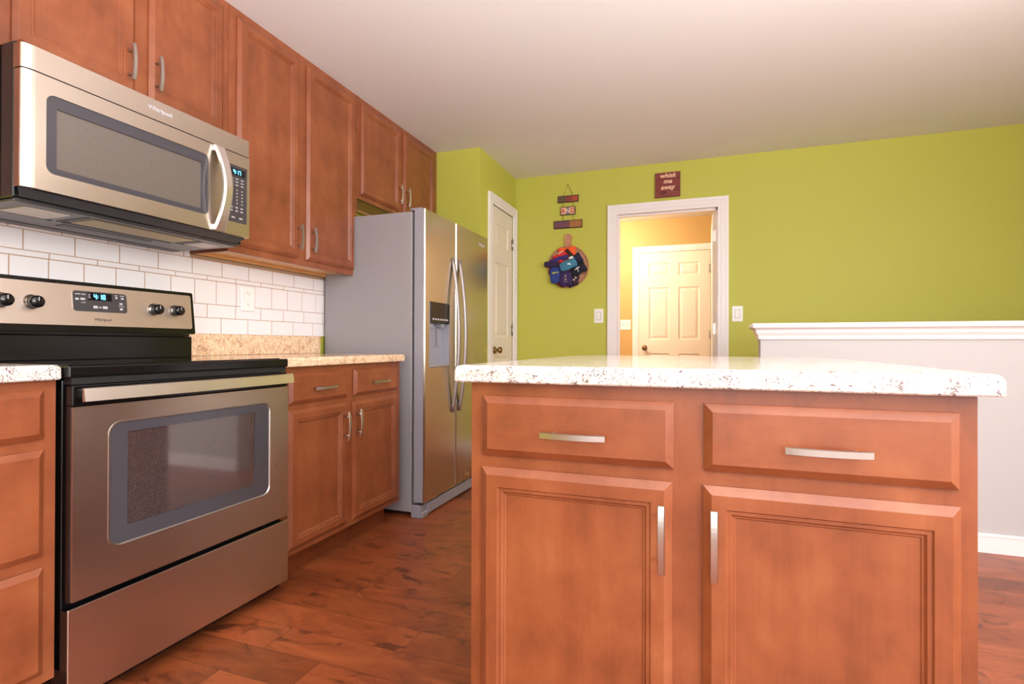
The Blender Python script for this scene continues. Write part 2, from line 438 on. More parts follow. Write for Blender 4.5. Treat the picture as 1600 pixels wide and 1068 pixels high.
# the doorway's own door, swung open into the hall: hinge edge towards us
d = empty('door_1', (2.262, YB+0.125, 0.008), PI/2, label='white panelled door swung open into the hall, seen edge on', cat='door', kind='structure')
six_panel(0.76, 2.030, True, 0.034).build('door_slab', 'door_paint', d)
for z in (1.84, 1.09, 0.25):
    mb = MB(); mb.box(-0.003, 0.004, z-0.045, 0.0, 0.030, z+0.045); mb.cyl((-0.006, -0.004, z-0.047), 'z', 0.006, 0.094, 10)
    for k in (-0.028, 0, 0.028): mb.cyl((-0.0045, 0.018, z+k), 'x', 0.003, 0.002, 8)
    mb.build('hinge', 'nickel', d)

# unseen windows added behind the camera, lighting the room and showing in steel
def window(name, loc, rz, wd, z0, z1):
    e = empty(name, loc, rz, kind='structure')
    mb = MB()
    for a in ((0, z0, wd, z0+0.05), (0, z1-0.05, wd, z1), (0, z0, 0.05, z1), (wd-0.05, z0, wd, z1), (wd/2-0.03, z0, wd/2+0.03, z1)):
        mb.box(a[0], 0.0, a[1], a[2], 0.05, a[3])
    mb.build('unseen_window_frame', 'trim', e)
window('unseen_window_1', (1.5, -4.22, 0), 0, 3.0, 0.6, 2.3)
window('unseen_window_2', (4.68, -3.4, 0), PI/2, 3.0, 0.85, 2.15)

# tile backsplash: grout bed and individually bevelled tiles, one part
def backsplash():
    mb = MB(); mb.mi = 0
    mb.box(0.0005, -0.775, 1.0135, 0.009, 0.980, 1.3675); mb.box(0.0005, -0.7665, 1.3675, 0.009, 0.0815, 1.4200)
    mb.mi = 1
    Y0, Y1 = -0.775, 0.980
    rows = [(1.0145, 1.0875, 0.157, 0.0895), (1.0905, 1.1500, 0.1573, 0.0140), (1.1530, 1.2600, 0.1132, -0.0070), (1.2635, 1.2815, 0.1573, 0.0140), (1.2845, 1.3510, 0.157, 0.0935), (1.3540, 1.4200, 0.157, 0.0515)]
    g = 0.0019
    for z0, z1, p, off in rows:
        k = math.floor((Y0-off)/p)
        while off+k*p < Y1:
            ya, yb2 = (-0.7665, 0.0815) if z1 > 1.40 else (Y0, Y1)
            a = max(ya, off+k*p+g); b = min(yb2, off+(k+1)*p-g); k += 1
            if b-a > 0.006: mb.box(0.009, a, z0, 0.0104, b, z1, 0.0006)
    return mb
e = backsplash().build('tile_backsplash', ['grout', 'ceramic'])
tag(e, 'white subway tile backsplash with tan grout above the range', 'backsplash', kind='structure')

# ---------------------------------------------------------------- cabinets (local: x along, front -y, z up)
DOORP = [(0.0, -0.007), (0.0155, -0.0185), (0.041, -0.0185), (0.0435, -0.0150), (0.050, -0.0150), (0.0535, -0.0105), (0.0565, -0.0105), (0.0585, -0.0085)]
DRAWP = [(0.0, -0.007), (0.0155, -0.0185)]
def pull(parent, x, z, length, vertical, y=-0.0185):
    mb = MB(); n = 14; pts = []; so = 0.026; h = 0.0065
    # arched flat bar, widening a little at the middle of each half
    rings = []
    for i in range(n+1):
        s = -1+2*i/n; c = s*length/2
        yy = y-so-0.007*(1-s*s); hw = h*1.1
        if vertical: rings.append([(x-hw, yy, z+c), (x+hw, yy, z+c), (x+hw*0.8, yy-0.004, z+c), (x-hw*0.8, yy-0.004, z+c)])
        else: rings.append([(x+c, yy, z-hw), (x+c, yy, z+hw), (x+c, yy-0.004, z+hw*0.8), (x+c, yy-0.004, z-hw*0.8)])
    mb.ring_stack(rings, smooth=False)
    for s in (-1, 1):
        c = s*length*0.33; r = 0.0042
        if vertical: mb.cyl((x, y+0.001, z+c), 'y', r, -so-0.006, 12)
        else: mb.cyl((x+c, y+0.001, z), 'y', r, -so-0.006, 12)
    return mb.build('handle', 'nickel', parent)

def face_frame(parent, w, z0, z1, openings):
    """frame of stiles and rails, 19 mm thick; openings=(x0,z0,x1,z1)"""
    xs = sorted({0, w, *[o[0] for o in openings], *[o[2] for o in openings]})
    zs = sorted({z0, z1, *[o[1] for o in openings], *[o[3] for o in openings]})
    mb = MB()
    for i in range(len(xs)-1):
        for j in range(len(zs)-1):
            cx, cz = (xs[i]+xs[i+1])/2, (zs[j]+zs[j+1])/2
            if any(o[0] < cx < o[2] and o[1] < cz < o[3] for o in openings): continue
            mb.box(xs[i], 0, zs[j], xs[i+1], 0.019, zs[j+1])
    bmesh.ops.remove_doubles(mb.bm, verts=mb.bm.verts, dist=0.0001)
    return mb.build('face_frame', 'wood_z', parent)

def cabinet_door(parent, x0, z0, x1, z1, hx, hz, hl=0.13):
    dd = MB().panel(x0, z0, x1, z1, DOORP, back=-0.0005).build('door', 'wood_z', parent)
    pull(dd, hx, hz, hl, True); return dd
def cabinet_drawer(parent, x0, z0, x1, z1, hl=0.14, handle=True):
    dd = MB().panel(x0, z0, x1, z1, DRAWP, back=-0.0005).build('drawer', 'wood_x', parent)
    if handle: pull(dd, (x0+x1)/2, (z0+z1)/2-0.005, hl, False)
    return dd
def inset_open(lst, m=0.012): return [(a+m, b+m, c-m, d_-m) for a, b, c, d_ in lst]

def base_body(parent, w, depth, top=0.876, toe=0.114, toe_d=0.075, left_finish=True):
    mb = MB(); t = 0.018
    mb.box(0, 0.019, toe, t, depth, top); mb.box(w-t, 0.019, toe, w, depth, top)
    mb.box(t, 0.019, toe, w-t, depth, toe+t); mb.box(t, depth-0.006, toe+t, w-t, depth, top); mb.box(t, 0.019, top-t, w-t, 0.10, top)
    mb.box(0, 0.019+toe_d, 0, t, depth, toe); mb.box(w-t, 0.019+toe_d, 0, w, depth, toe)
    mb.build('body', 'wood_z', parent)
    MB().box(t, 0.019+toe_d-0.012, 0, w-t, 0.019+toe_d, toe).build('toe_kick', 'toe', parent)

# base cabinet between range and refrigerator
XB = 0.595
c = empty('base_cabinet', (XB, 0.004, 0), LW, label='reddish wood base cabinet between range and refrigerator, two drawers over two doors', cat='cabinet')
base_body(c, 0.869, 0.585)
face_frame(c, 0.869, 0.114, 0.876, inset_open([(0.036, 0.724, 0.403, 0.851), (0.456, 0.724, 0.830, 0.851), (0.036, 0.138, 0.397, 0.701), (0.450, 0.138, 0.832, 0.701)]))
cabinet_drawer(c, 0.034, 0.7235, 0.405, 0.8505); cabinet_drawer(c, 0.454, 0.7235, 0.828, 0.8505)
cabinet_door(c, 0.032, 0.138, 0.398, 0.701, 0.372, 0.595); cabinet_door(c, 0.446, 0.138, 0.832, 0.698, 0.462, 0.597)
# drawer cabinet at the left edge
c = empty('base_cabinet', (XB, -1.226, 0), LW, label='reddish wood three-drawer base cabinet left of the range', cat='cabinet')
base_body(c, 0.458, 0.585)
face_frame(c, 0.458, 0.114, 0.876, inset_open([(0.03, 0.728, 0.427, 0.852), (0.03, 0.436, 0.427, 0.701), (0.03, 0.140, 0.427, 0.407)]))
for a, b in ((0.728, 0.852), (0.436, 0.702), (0.140, 0.408)): cabinet_drawer(c, 0.03, a, 0.4285, b)

def upper_body(parent, w, depth, z1):
    mb = MB(); t = 0.016
    mb.box(0, 0.019, 0, t, depth, z1); mb.box(w-t, 0.019, 0, w, depth, z1)
    mb.box(t, depth-0.005, 0.02, w-t, depth, z1); mb.box(t, 0.019, z1-t, w-t, depth-0.005, z1)
    mb.build('body', 'wood_z', parent)
    mb = MB(); mb.box(t, 0.019, 0.014, w-t, depth-0.005, 0.022)
    mb.box(t, depth-0.024, 0.0, w-t, depth-0.0055, 0.0138); mb.box(t, 0.0192, 0.0, t+0.003, depth-0.0245, 0.0138); mb.box(w-t-0.003, 0.0192, 0.0, w-t, depth-0.0245, 0.0138)
    mb.build('underside', 'maple', parent)['label'] = 'pale maple underside panel'
XU = 0.229; DU = 0.2155
def upper(y0, y1, z0, doors, label):
    c = empty('wall_cabinet', (XU, y0, z0), LW, label=label, cat='cabinet')
    w_ = y1-y0; h = ZC-0.001-z0
    upper_body(c, w_, DU, h)
    face_frame(c, w_, 0, h, inset_open([(a-y0, zb-z0, b-y0, zt-z0) for a, b, zb, zt, hy, hz in doors]))
    for a, b, zb, zt, hy, hz in doors: cabinet_door(c, a-y0, zb-z0, b-y0, zt-z0, hy-y0, hz-z0, 0.128)
    return c
upper(-0.760, 0.0815, 1.800, [(-0.684, -0.322, 1.858, 2.405, -0.352, 1.961), (-0.272, 0.050, 1.858, 2.405, -0.253, 1.964)], 'wall cabinet directly above the microwave, two reddish wood doors')
XU_ = XU; XU = 0.325; DU_ = DU; DU = 0.3115
upper(-1.225, -0.7675, 1.3685, [(-1.195, -0.80, 1.400, 2.403, -0.83, 1.503)], 'single-door wall cabinet at the far left, beyond the microwave')
XU = XU_; DU = DU_
upper(0.083, 0.990, 1.3685, [(0.122, 0.500, 1.400, 2.403, 0.484, 1.503), (0.556, 0.955, 1.400, 2.405, 0.584, 1.505)], 'tall two-door wall cabinet over the tiled counter, right of the microwave')
upper(0.9915, 1.985, 1.832, [(1.018, 1.448, 1.860, 2.405, 1.420, 1.965), (1.495, 1.925, 1.860, 2.405, 1.518, 1.967)], 'short wall cabinet above the refrigerator with two doors')

# countertops
def slab_levels(z0, z1, r=0.014):
    L = [(z0, 0.003), (z0+0.003, 0.0)]
    L += [(z1-r, 0.0)]
    for k in range(1, 6):
        a = 0.5*PI*k/5; L.append((z1-r+r*math.sin(a), r*(1-math.cos(a))))
    return L
mb = MB(); mb.rounded(0.0, 0.0035, 0.6234, 0.888, [0.002, 0.002, 0.010, 0.002], slab_levels(0.8765, 0.9145))
tag(mb.build('countertop', 'granite'), 'tan speckled countertop between range and refrigerator', 'countertop')
mb = MB(); mb.rounded(0.0, -1.30, 0.6234, -0.767, [0.002, 0.002, 0.012, 0.002], slab_levels(0.8765, 0.9145))
tag(mb.build('countertop', 'granite_lit'), 'speckled countertop at the left edge, over the drawers, brightness of the light in its colour', 'countertop')
mb = MB(); mb.box(0.0128, 0.0035, 0.915, 0.030, 0.918, 1.013, 0.002, 2); mb.box(0.0005, 0.0035, 0.915, 0.0128, 0.918, 1.0130)
tag(mb.build('countertop_upstand', 'granite'), 'tan speckled upstand below the white tiles', 'backsplash')

# ---------------------------------------------------------------- kitchen island
IC = 0.951
IX0, IX1 = 1.6650, 2.5940; IYF = -0.550
iw = IX1-IX0
Zt = 0.8845
c = empty('island_cabinet', (IX0, IYF, 0), 0, label='reddish wood kitchen island cabinet with two drawers and two doors', cat='cabinet')
def sx(x): return 2.1597+(x-2.1597)*IC - IX0
def sz(z): return 0.969+(z-0.969)*IC
dr = [(sx(1.671), sz(0.7105), sx(2.1025), sz(0.8495)), (sx(2.1615), sz(0.7125), sx(2.5875), sz(0.8495))]
dz0 = 0.150
do = [(sx(1.669), dz0, sx(2.100), sz(0.683)), (sx(2.1595), dz0, sx(2.590), sz(0.683))]
base_body(c, iw, 0.85, top=Zt)
face_frame(c, iw, 0.114, Zt, inset_open(dr+do))
IDOORP = DOORP
for i, (a, b, cc, d_) in enumerate(dr):
    dd = MB().panel(a, b, cc, d_, DRAWP, back=-0.0005).build('drawer', 'wood_x', c)
    pull(dd, (sx(1.8945), sx(2.376))[i], sz(0.7705), 0.1355, False)
for i, (a, b, cc, d_) in enumerate(do):
    dd = MB().panel(a, b, cc, d_, DOORP, back=-0.0005).build('door', 'wood_z', c)
    pull(dd, (sx(2.0798), sx(2.1800))[i], sz(0.5735), 0.1320, True)
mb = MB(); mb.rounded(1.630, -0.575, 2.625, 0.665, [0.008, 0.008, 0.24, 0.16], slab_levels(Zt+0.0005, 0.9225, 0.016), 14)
tag(mb.build('island_countertop', 'granite_lit'), 'glossy speckled countertop on the kitchen island, flash brightness put into its colour', 'countertop')

# ---------------------------------------------------------------- lettering for clocks
SEG = {'4': 'bcfg', '1': 'bc', '8': 'abcdefg', '7': 'abc'}
def digits(parent, txt, x, z, h, y, name='clock_digits'):
    mb = MB(); wd = h*0.52; t = h*0.13; cx = x
    for ch in txt:
        if ch == ':':
            for q in (0.3, 0.7): mb.box(cx, y-0.0004, z+h*q-t/2, cx+t, y, z+h*q+t/2)
            cx += t*2.2; continue
        g = {'a': (0, h-t, wd, h), 'g': (0, h/2-t/2, wd, h/2+t/2), 'd': (0, 0, wd, t), 'f': (0, h/2, t, h), 'b': (wd-t, h/2, wd, h), 'e': (0, 0, t, h/2), 'c': (wd-t, 0, wd, h/2)}
        for sgm in SEG[ch]:
            a = g[sgm]; mb.box(cx+a[0], y-0.0004, z+a[1], cx+a[2], y, z+a[3])
        cx += wd+h*0.2
    return mb.build(name, 'led', parent)

# ---------------------------------------------------------------- range
XR = 0.6375
rg = empty('range', (XR, -0.7615, 0), LW, label='stainless steel and black electric range with backguard controls', cat='stove')
W = 0.7600
mb = MB()   # body: black sides and back, set back behind the door
mb.box(0.004, 0.036, 0.022, W-0.004, 0.60, 0.874, 0.002)
mb.build('body', 'black', rg)
for px in (0.06, W-0.06):
    for py in (0.10, 0.52):
        MB().lathe((px, py, 0.0), 'z', [(0, 0.018), (0.006, 0.018), (0.010, 0.008), (0.045, 0.008)], 12).build('foot', 'black_matt', rg)
mb = MB()   # cooktop: black rim with glass
mb.box(-0.002, 0.0, 0.880, W+0.0, 0.575, 0.9105, 0.004, 2)
ct = mb.build('cooktop', 'black', rg)
MB().box(0.012, 0.028, 0.9106, W-0.014, 0.500, 0.9130, 0.001).build('glass_surface', 'glass_top', ct)
mb = MB()   # vent strip under the cooktop
mb.box(0.008, 0.006, 0.862, W-0.008, 0.036, 0.8795)
mb.build('vent_trim', 'black_matt', rg)
# oven door
od_mb = MB(); od_mb.mi = 0
od_mb.box(0.006, 0.0, 0.806, W-0.006, 0.034, 0.860, 0.003, 2)
od_mb.box(0.006, 0.008, 0.300, 0.016, 0.034, 0.806); od_mb.box(W-0.016, 0.008, 0.300, W-0.006, 0.034, 0.806)
od = od_mb.build('oven_door', 'black', rg)
# steel skin with rounded window opening
wx0, wx1, wz0, wz1 = 0.094, 0.672, 0.4065, 0.756
def plate_with_hole(mb, x0, z0, x1, z1, hx0, hz0, hx1, hz1, r, yf, yb, n=6):
    out, inn = [], []
    cs = ((hx0, hz0, 1, 1, PI, x0, z0), (hx1, hz0, -1, 1, 1.5*PI, x1, z0), (hx1, hz1, -1, -1, 0, x1, z1), (hx0, hz1, 1, -1, .5*PI, x0, z1))
    for cx, cz, sx_, sz_, a0, ox, oz in cs:
        for k in range(n+1):
            a = a0+0.5*PI*k/n
            inn.append((cx+sx_*r+r*math.cos(a), cz+sz_*r+r*math.sin(a)))
            if k == n//2: out.append((ox, oz))
            elif k < n//2:
                out.append((ox, cz+sz_*r+(oz-(cz+sz_*r))*k/(n/2)) if sx_*sz_ > 0 else (cx+sx_*r+(ox-(cx+sx_*r))*k/(n/2), oz))
            else:
                kk = (k-n//2)/(n-n//2)
                out.append((ox+(cx+sx_*r-ox)*kk, oz) if sx_*sz_ > 0 else (ox, oz+(cz+sz_*r-oz)*kk))
    mb.ring_stack([[(x, yb, z) for x, z in out], [(x, yf, z) for x, z in out], [(x, yf, z) for x, z in inn], [(x, yb, z) for x, z in inn]], cap0=False, cap1=False)
mb = MB(); plate_with_hole(mb, 0.008, 0.303, W-0.002, 0.804, wx0, wz0, wx1, wz1, 0.036, -0.001, 0.012)
mb.build('door_skin', 'steel', od)
mb = MB(); mb.rrect_xz(wx0, wz0, wx1, wz1, 0.036, [(0.010, 0.0), (-0.0025, 0.0), (-0.0025, 0.005), (0.001, 0.008), (0.008, 0.008)], caps=(False, False))
mb.build('window_bezel', 'bezel' if 'bezel' in M else 'nickel', od)
mb = MB(); plate_with_hole(mb, wx0+0.007, wz0+0.007, wx1-0.007, wz1-0.007, 0.148, 0.460, 0.602, 0.7215, 0.004, 0.0015, 0.010)
mb.build('window_border', 'grey_glass', od)
def oven_glass():
    m = mat('dark_mesh_oven_glass', srgb(64, 52, 50), 0.06, 0.0); t = NT(m)
    v = t.n('TexVoronoi'); t.l(t.coords((1, 1, 1)), v.inputs['Vector']); v.inputs['Scale'].default_value = 420
    t.l(t.ramp(v.outputs['Distance'], [(0.25, srgb(92, 78, 74)), (0.5, srgb(58, 48, 48))]), t.p.inputs['Base Color'])
    t.p.inputs['IOR'].default_value = 2.3
    return m
M['oven_glass'] = oven_glass()
MB().box(0.146, 0.006, 0.458, 0.604, 0.010, 0.7235).build('oven_window', 'oven_glass', od)
mb = MB()   # handle: flat bowed bar
n = 12; rings = []
for i in range(n+1):
    s_ = -1+2*i/n; x = 0.012+0.736*(s_+1)/2; y = -0.030-0.006*(1-s_*s_)
    rings.append([(x, y, 0.819), (x, y-0.011, 0.820), (x, y-0.006, 0.853), (x, y, 0.855)])
mb.ring_stack(rings)
for x in (0.03, 0.715): mb.box(x, -0.0325, 0.826, x+0.02, 0.0, 0.848, 0.002)
mb.build('oven_handle', 'bright_steel', od)
mb = MB(); mb.mi = 0
mb.box(-0.004, -0.005, 0.054, W-0.002, 0.0, 0.2885, 0.0018, 2); mb.mi = 1; mb.box(0.0, 0.0005, 0.056, W-0.006, 0.033, 0.282)
mb.build('storage_drawer', ['steel', 'black'], rg)
# backguard (local y = XR - world x)
yb_ = XR-0.150; yt_ = XR-0.134
mb = MB(); mb.box(0.0, XR-0.128, 0.9112, W-0.0, XR-0.028, 0.998, 0.004, 2); mb.box(0.006, XR-0.120, 0.9985, W-0.006, XR-0.050, 1.0075); mb.build('riser', 'black', rg)
mb = MB()
def slab_t(mb, x0, z0, x1, z1, off, th):   # panel leaning back with the backguard
    def yy(z): return yb_+(z-1.016)/(1.180-1.016)*(yt_-yb_)
    q = [(x0, z0), (x1, z0), (x1, z1), (x0, z1)]
    mb.ring_stack([[(x, yy(z)-off+th, z) for x, z in q], [(x, yy(z)-off, z) for x, z in q]])
def byy(z): return yb_+(z-1.016)/(1.180-1.016)*(yt_-yb_)
bgm = MB(); q = [(0.0, 1.016), (0.006, 1.008), (W-0.004, 1.008), (W, 1.014), (W-0.002, 1.176), (W-0.006, 1.181), (0.004, 1.181), (0.0, 1.176)]
bgm.ring_stack([[(x, byy(z)+0.10, z) for x, z in q], [(x, byy(z)+0.004, z) for x, z in q], [(x+(0.003 if x < 0.1 else -0.003), byy(z), z) for x, z in q]])
bg = bgm.build('backguard', 'black', rg)
mb = MB(); q = []
for (cx, cz, a0) in ((0.018, 1.038, PI), (W-0.026, 1.038, 1.5*PI), (W-0.026, 1.160, 0), (0.018, 1.160, .5*PI)):
    for k in range(5):
        a = a0+.5*PI*k/4; q.append((cx+0.008*math.cos(a), cz+0.008*math.sin(a)))
mb.ring_stack([[(x, byy(z)+0.002, z) for x, z in q], [(x, byy(z)-0.003, z) for x, z in q]])
M['fascia'] = steel('fascia_stainless', srgb(214, 198, 186), 0.40)
mb.build('control_fascia', 'fascia', bg)
mb = MB(); q = []
for (cx, cz, a0) in ((0.308, 1.089, PI), (0.468, 1.089, 1.5*PI), (0.468, 1.141, 0), (0.308, 1.141, .5*PI)):
    for k in range(5):
        a = a0+.5*PI*k/4; q.append((cx+0.009*math.cos(a), cz+0.009*math.sin(a)))
mb.mi = 0
mb.ring_stack([[(388e-3+(x-.388)*1.03, byy(z)+0.0, z) for x, z in q], [(388e-3+(x-.388)*1.03, byy(z)-0.0045, z) for x, z in q], [(x, byy(z)-0.0045, z) for x, z in q], [(x, byy(z)-0.003, z) for x, z in q]], cap1=False)
mb.mi = 1
mb.ring_stack([[(x, byy(z), z) for x, z in q], [(x, byy(z)-0.0035, z) for x, z in q]])
mb.mi = 2; slab_t(mb, 0.345, 1.120, 0.425, 1.146, 0.0045, 0.001)
mb.mi = 3
for (x, z, a, b) in ((0.306, 1.137, .016, .003), (0.326, 1.137, .012, .003), (0.306, 1.118, .010, .007), (0.322, 1.119, .014, .007), (0.324, 1.109, .014, .002), (0.346, 1.139, .008, .002), (0.346, 1.133, .008, .002), (0.346, 1.127, .008, .002),
                     (0.362, 1.092, .014, .009), (0.380, 1.094, .008, .004), (0.393, 1.092, .016, .009), (0.436, 1.141, .010, .003), (0.455, 1.141, .014, .003), (0.438, 1.131, .007, .007), (0.458, 1.130, .009, .006), (0.452, 1.110, .010, .007), (0.448, 1.1035, .020, .0018), (0.452, 1.090, .010, .008)):
    slab_t(mb, x, z, x+a, z+b, 0.0048, 0.0012)
dp = mb.build('display_panel', ['nickel', 'grey_panel', 'screen_black', 'mark'], bg)
cd = digits(dp, '4:18', -0.023, -0.0085, 0.017, 0)
cd.location = (0.388, byy(1.133)-0.0050, 1.133); cd.rotation_euler = (math.atan2(yt_-yb_, 0.164)*-1, 0, 0)
text_mesh('maker_lettering', 'Whirlpool', 0.0135, 'dark_mark', bg, (0.392, byy(1.052)-0.0034, 1.052), bold=0.0001)
for x in (0.100, 0.180, 0.580, 0.668):
    z = 1.101; y0 = byy(z)-0.003
    mb = MB(); mb.mi = 0
    mb.lathe((x, y0, z), 'y', [(0, 0.0235), (-0.003, 0.0235), (-0.005, 0.019), (-0.012, 0.0185)], 24)
    mb.mi = 1; mb.lathe((x, y0, z), 'y', [(-0.012, 0.0190), (-0.022, 0.0200), (-0.034, 0.0192), (-0.037, 0.0165), (-0.038, 0.004)], 24)
    mb.mi = 2; mb.box(x-0.0012, y0-0.0388, z+0.002, x+0.0012, y0-0.0378, z+0.014)
    mb.build('knob', ['nickel', 'black', 'mark'], bg)

# ---------------------------------------------------------------- over-range microwave
XM = 0.437
mv = empty('microwave', (XM, -0.7615, 1.364), LW, label='stainless over-the-range microwave above the cooktop', cat='microwave')
z0m = 1.364
MB().box(0.002, 0.042, 0.004, 0.760, XM-0.014, 0.430, 0.003).build('body', 'black', mv)
# front: steel shell slices with softly rolled left edge
def roll_plate(mb, x0, x1, z0, z1, rl=0.030, yb=0.040, rr=0.004):
    pts = [(x0, yb), (x0, 0.014)]
    for k in range(1, 7):
        a = .5*PI*k/6; pts.append((x0+rl*(1-math.cos(a)), 0.014*(1-math.sin(a))))
    pts += [(x1-rr, 0.0), (x1, rr), (x1, yb)]
    mb.ring_stack([[(x, y, z0) for x, y in pts], [(x, y, z1) for x, y in pts]])
mb = MB(); roll_plate(mb, 0.0, 0.7605, 1.7165-z0m, 1.7825-z0m); tv = mb.build('top_vent_panel', 'steel', mv)
text_mesh('maker_lettering', 'Whirlpool', 0.020, 'mark', tv, (0.386, -0.0006, 1.751-z0m), bold=0.0004)
# door
md = MB()
dx1 = 0.640
md.box(0.004, 0.010, 1.395-z0m, dx1, 0.040, 1.713-z0m)
dr_ = md.build('microwave_door', 'black', mv)
mb = MB()
pts = [(0.0, 0.036), (0.0, 0.014)]
for k in range(1, 7):
    a = .5*PI*k/6; pts.append((0.030*(1-math.cos(a)), 0.014*(1-math.sin(a))))
zz0, zz1 = 1.3935-z0m, 1.713-z0m
mb.ring_stack([[(x, y, zz0) for x, y in pts+[(0.034, 0.0), (0.034, 0.036)]], [(x, y, zz1) for x, y in pts+[(0.034, 0.0), (0.034, 0.036)]]])
hx0, hx1, hz0, hz1 = 0.056, 0.573, 1.444-z0m, 1.666-z0m
plate_with_hole(mb, 0.034, zz0, dx1, zz1, hx0, hz0, hx1, hz1, 0.022, 0.0, 0.012)
mb.build('door_skin', 'steel', dr_)
mb = MB(); plate_with_hole(mb, hx0+0.0005, hz0+0.0005, hx1-0.0005, hz1-0.0005, 0.083, 1.4625-z0m, 0.546, 1.632-z0m, 0.003, 0.003, 0.010)
mb.build('window_border', 'grey_glass', dr_)
def mw_mesh():
    m = mat('microwave_screen_glass', srgb(118, 110, 102), 0.14, 0.0); t = NT(m)
    v = t.n('TexVoronoi'); t.l(t.coords((1, 1, 1)), v.inputs['Vector']); v.inputs['Scale'].default_value = 800
    t.l(t.ramp(v.outputs['Distance'], [(0.3, srgb(112, 103, 94)), (0.6, srgb(96, 88, 82))]), t.p.inputs['Base Color'])
    t.p.inputs['IOR'].default_value = 1.7
    return m
M['mw_glass'] = mw_mesh()
MB().box(0.081, 0.0075, 1.4605-z0m, 0.548, 0.011, 1.634-z0m).build('window_screen', 'mw_glass', dr_)
mb = MB()   # bowed handle
n = 18; rings = []
for i in range(n+1):
    s_ = -1+2*i/n; z = (1.3955+1.7115)/2-z0m+s_*0.158
    y = -0.006-0.042*(1-abs(s_)**1.8)
    wk = 0.020+0.004*s_*s_; xc = 0.6125; xw0, xw1 = xc-wk, xc+wk-0.002
    off = 0.004*(1-s_*s_)
    rings.append([(xw0+off, y+0.004, z), (xw1+off, y+0.004, z), (xw1+off, y-0.004, z), (xw1-0.006+off, y-0.007, z), (xw0+0.006+off, y-0.007, z), (xw0+off, y-0.003, z)])
mb.ring_stack(rings)
for zc_ in (1.3965-z0m, 1.690-z0m): mb.box(0.5895, -0.010, zc_, 0.6345, 0.0, zc_+0.0195, 0.002)
mb.build('handle', 'bright_steel', dr_)
# control side
mb = MB(); plate_with_hole(mb, 0.6425, zz0, 0.7605, zz1, 0.658, 1.444-z0m, 0.748, 1.666-z0m, 0.004, 0.0, 0.040)
cp = mb.build('control_surround', 'steel', mv)
mb = MB(); mb.mi = 0; mb.box(0.6585, 0.002, 1.4445-z0m, 0.7475, 0.030, 1.6655-z0m)
mb.mi = 1; mb.box(0.667, 0.0014, 1.628-z0m, 0.740, 0.002, 1.655-z0m)
mb.mi = 2
for r, z in enumerate((1.613, 1.601, 1.589)):
    for q in (0.670, 0.694, 0.719): mb.box(q, 0.0014, z-z0m, q+0.014, 0.002, z-z0m+0.0035)
for z in (1.569, 1.556, 1.543, 1.530, 1.517):
    for q in (0.674, 0.699, 0.723): mb.box(q, 0.0014, z-z0m, q+0.005, 0.002, z-z0m+0.005)
for z in (1.500, 1.487):
    for q in (0.670, 0.695, 0.719): mb.box(q, 0.0014, z-z0m, q+0.011, 0.002, z-z0m+0.005)
for q in (0.676, 0.712): mb.box(q, 0.0014, 1.460-z0m, q+0.016, 0.002, 1.465-z0m)
kp = mb.build('keypad', ['grey_panel', 'screen_black', 'mark'], cp)
digits(kp, '4:17', 0.6835, 1.6335-z0m, 0.016, 0.0012)
# underside
mb = MB(); q = [(0.030, 0.030), (0.055, 0.0), (0.105, -0.003)]
mb.ring_stack([[(0.012, 0.040, 0.030), (0.750, 0.040, 0.030), (0.750, 0.055, 0.0), (0.012, 0.055, 0.0)], [(0.002, 0.018, 0.029), (0.758, 0.018, 0.029), (0.730, 0.050, 0.0), (0.020, 0.050, 0.0)]])
mb.build('front_grille', 'charcoal', mv)
mb = MB(); mb.mi = 0; mb.box(0.010, 0.055, -0.004, 0.752, XM-0.020, 0.0035, 0.002)
mb.mi = 1; mb.box(0.235, 0.085, -0.0065, 0.590, 0.20, -0.0042, 0.001)
mb.mi = 2; mb.box(0.060, 0.10, -0.0065, 0.175, 0.22, -0.0042); mb.box(0.635, 0.10, -0.0065, 0.715, 0.20, -0.0042)
mb.mi = 3
for x0, y0, x1, y1 in ((0.225, 0.206, 0.60, 0.216), (0.225, 0.226, 0.60, 0.232), (0.045, 0.228, 0.20, 0.234), (0.62, 0.206, 0.73, 0.211), (0.212, 0.080, 0.218, 0.23), (0.606, 0.080, 0.612, 0.21), (0.03, 0.36, 0.74, 0.366), (0.25, 0.26, 0.55, 0.30)): mb.box(x0, y0, -0.0058, x1, y1, -0.0041)
mb.build('underside', ['hood_grey', 'filter', 'lamp_lens', 'charcoal'], mv)

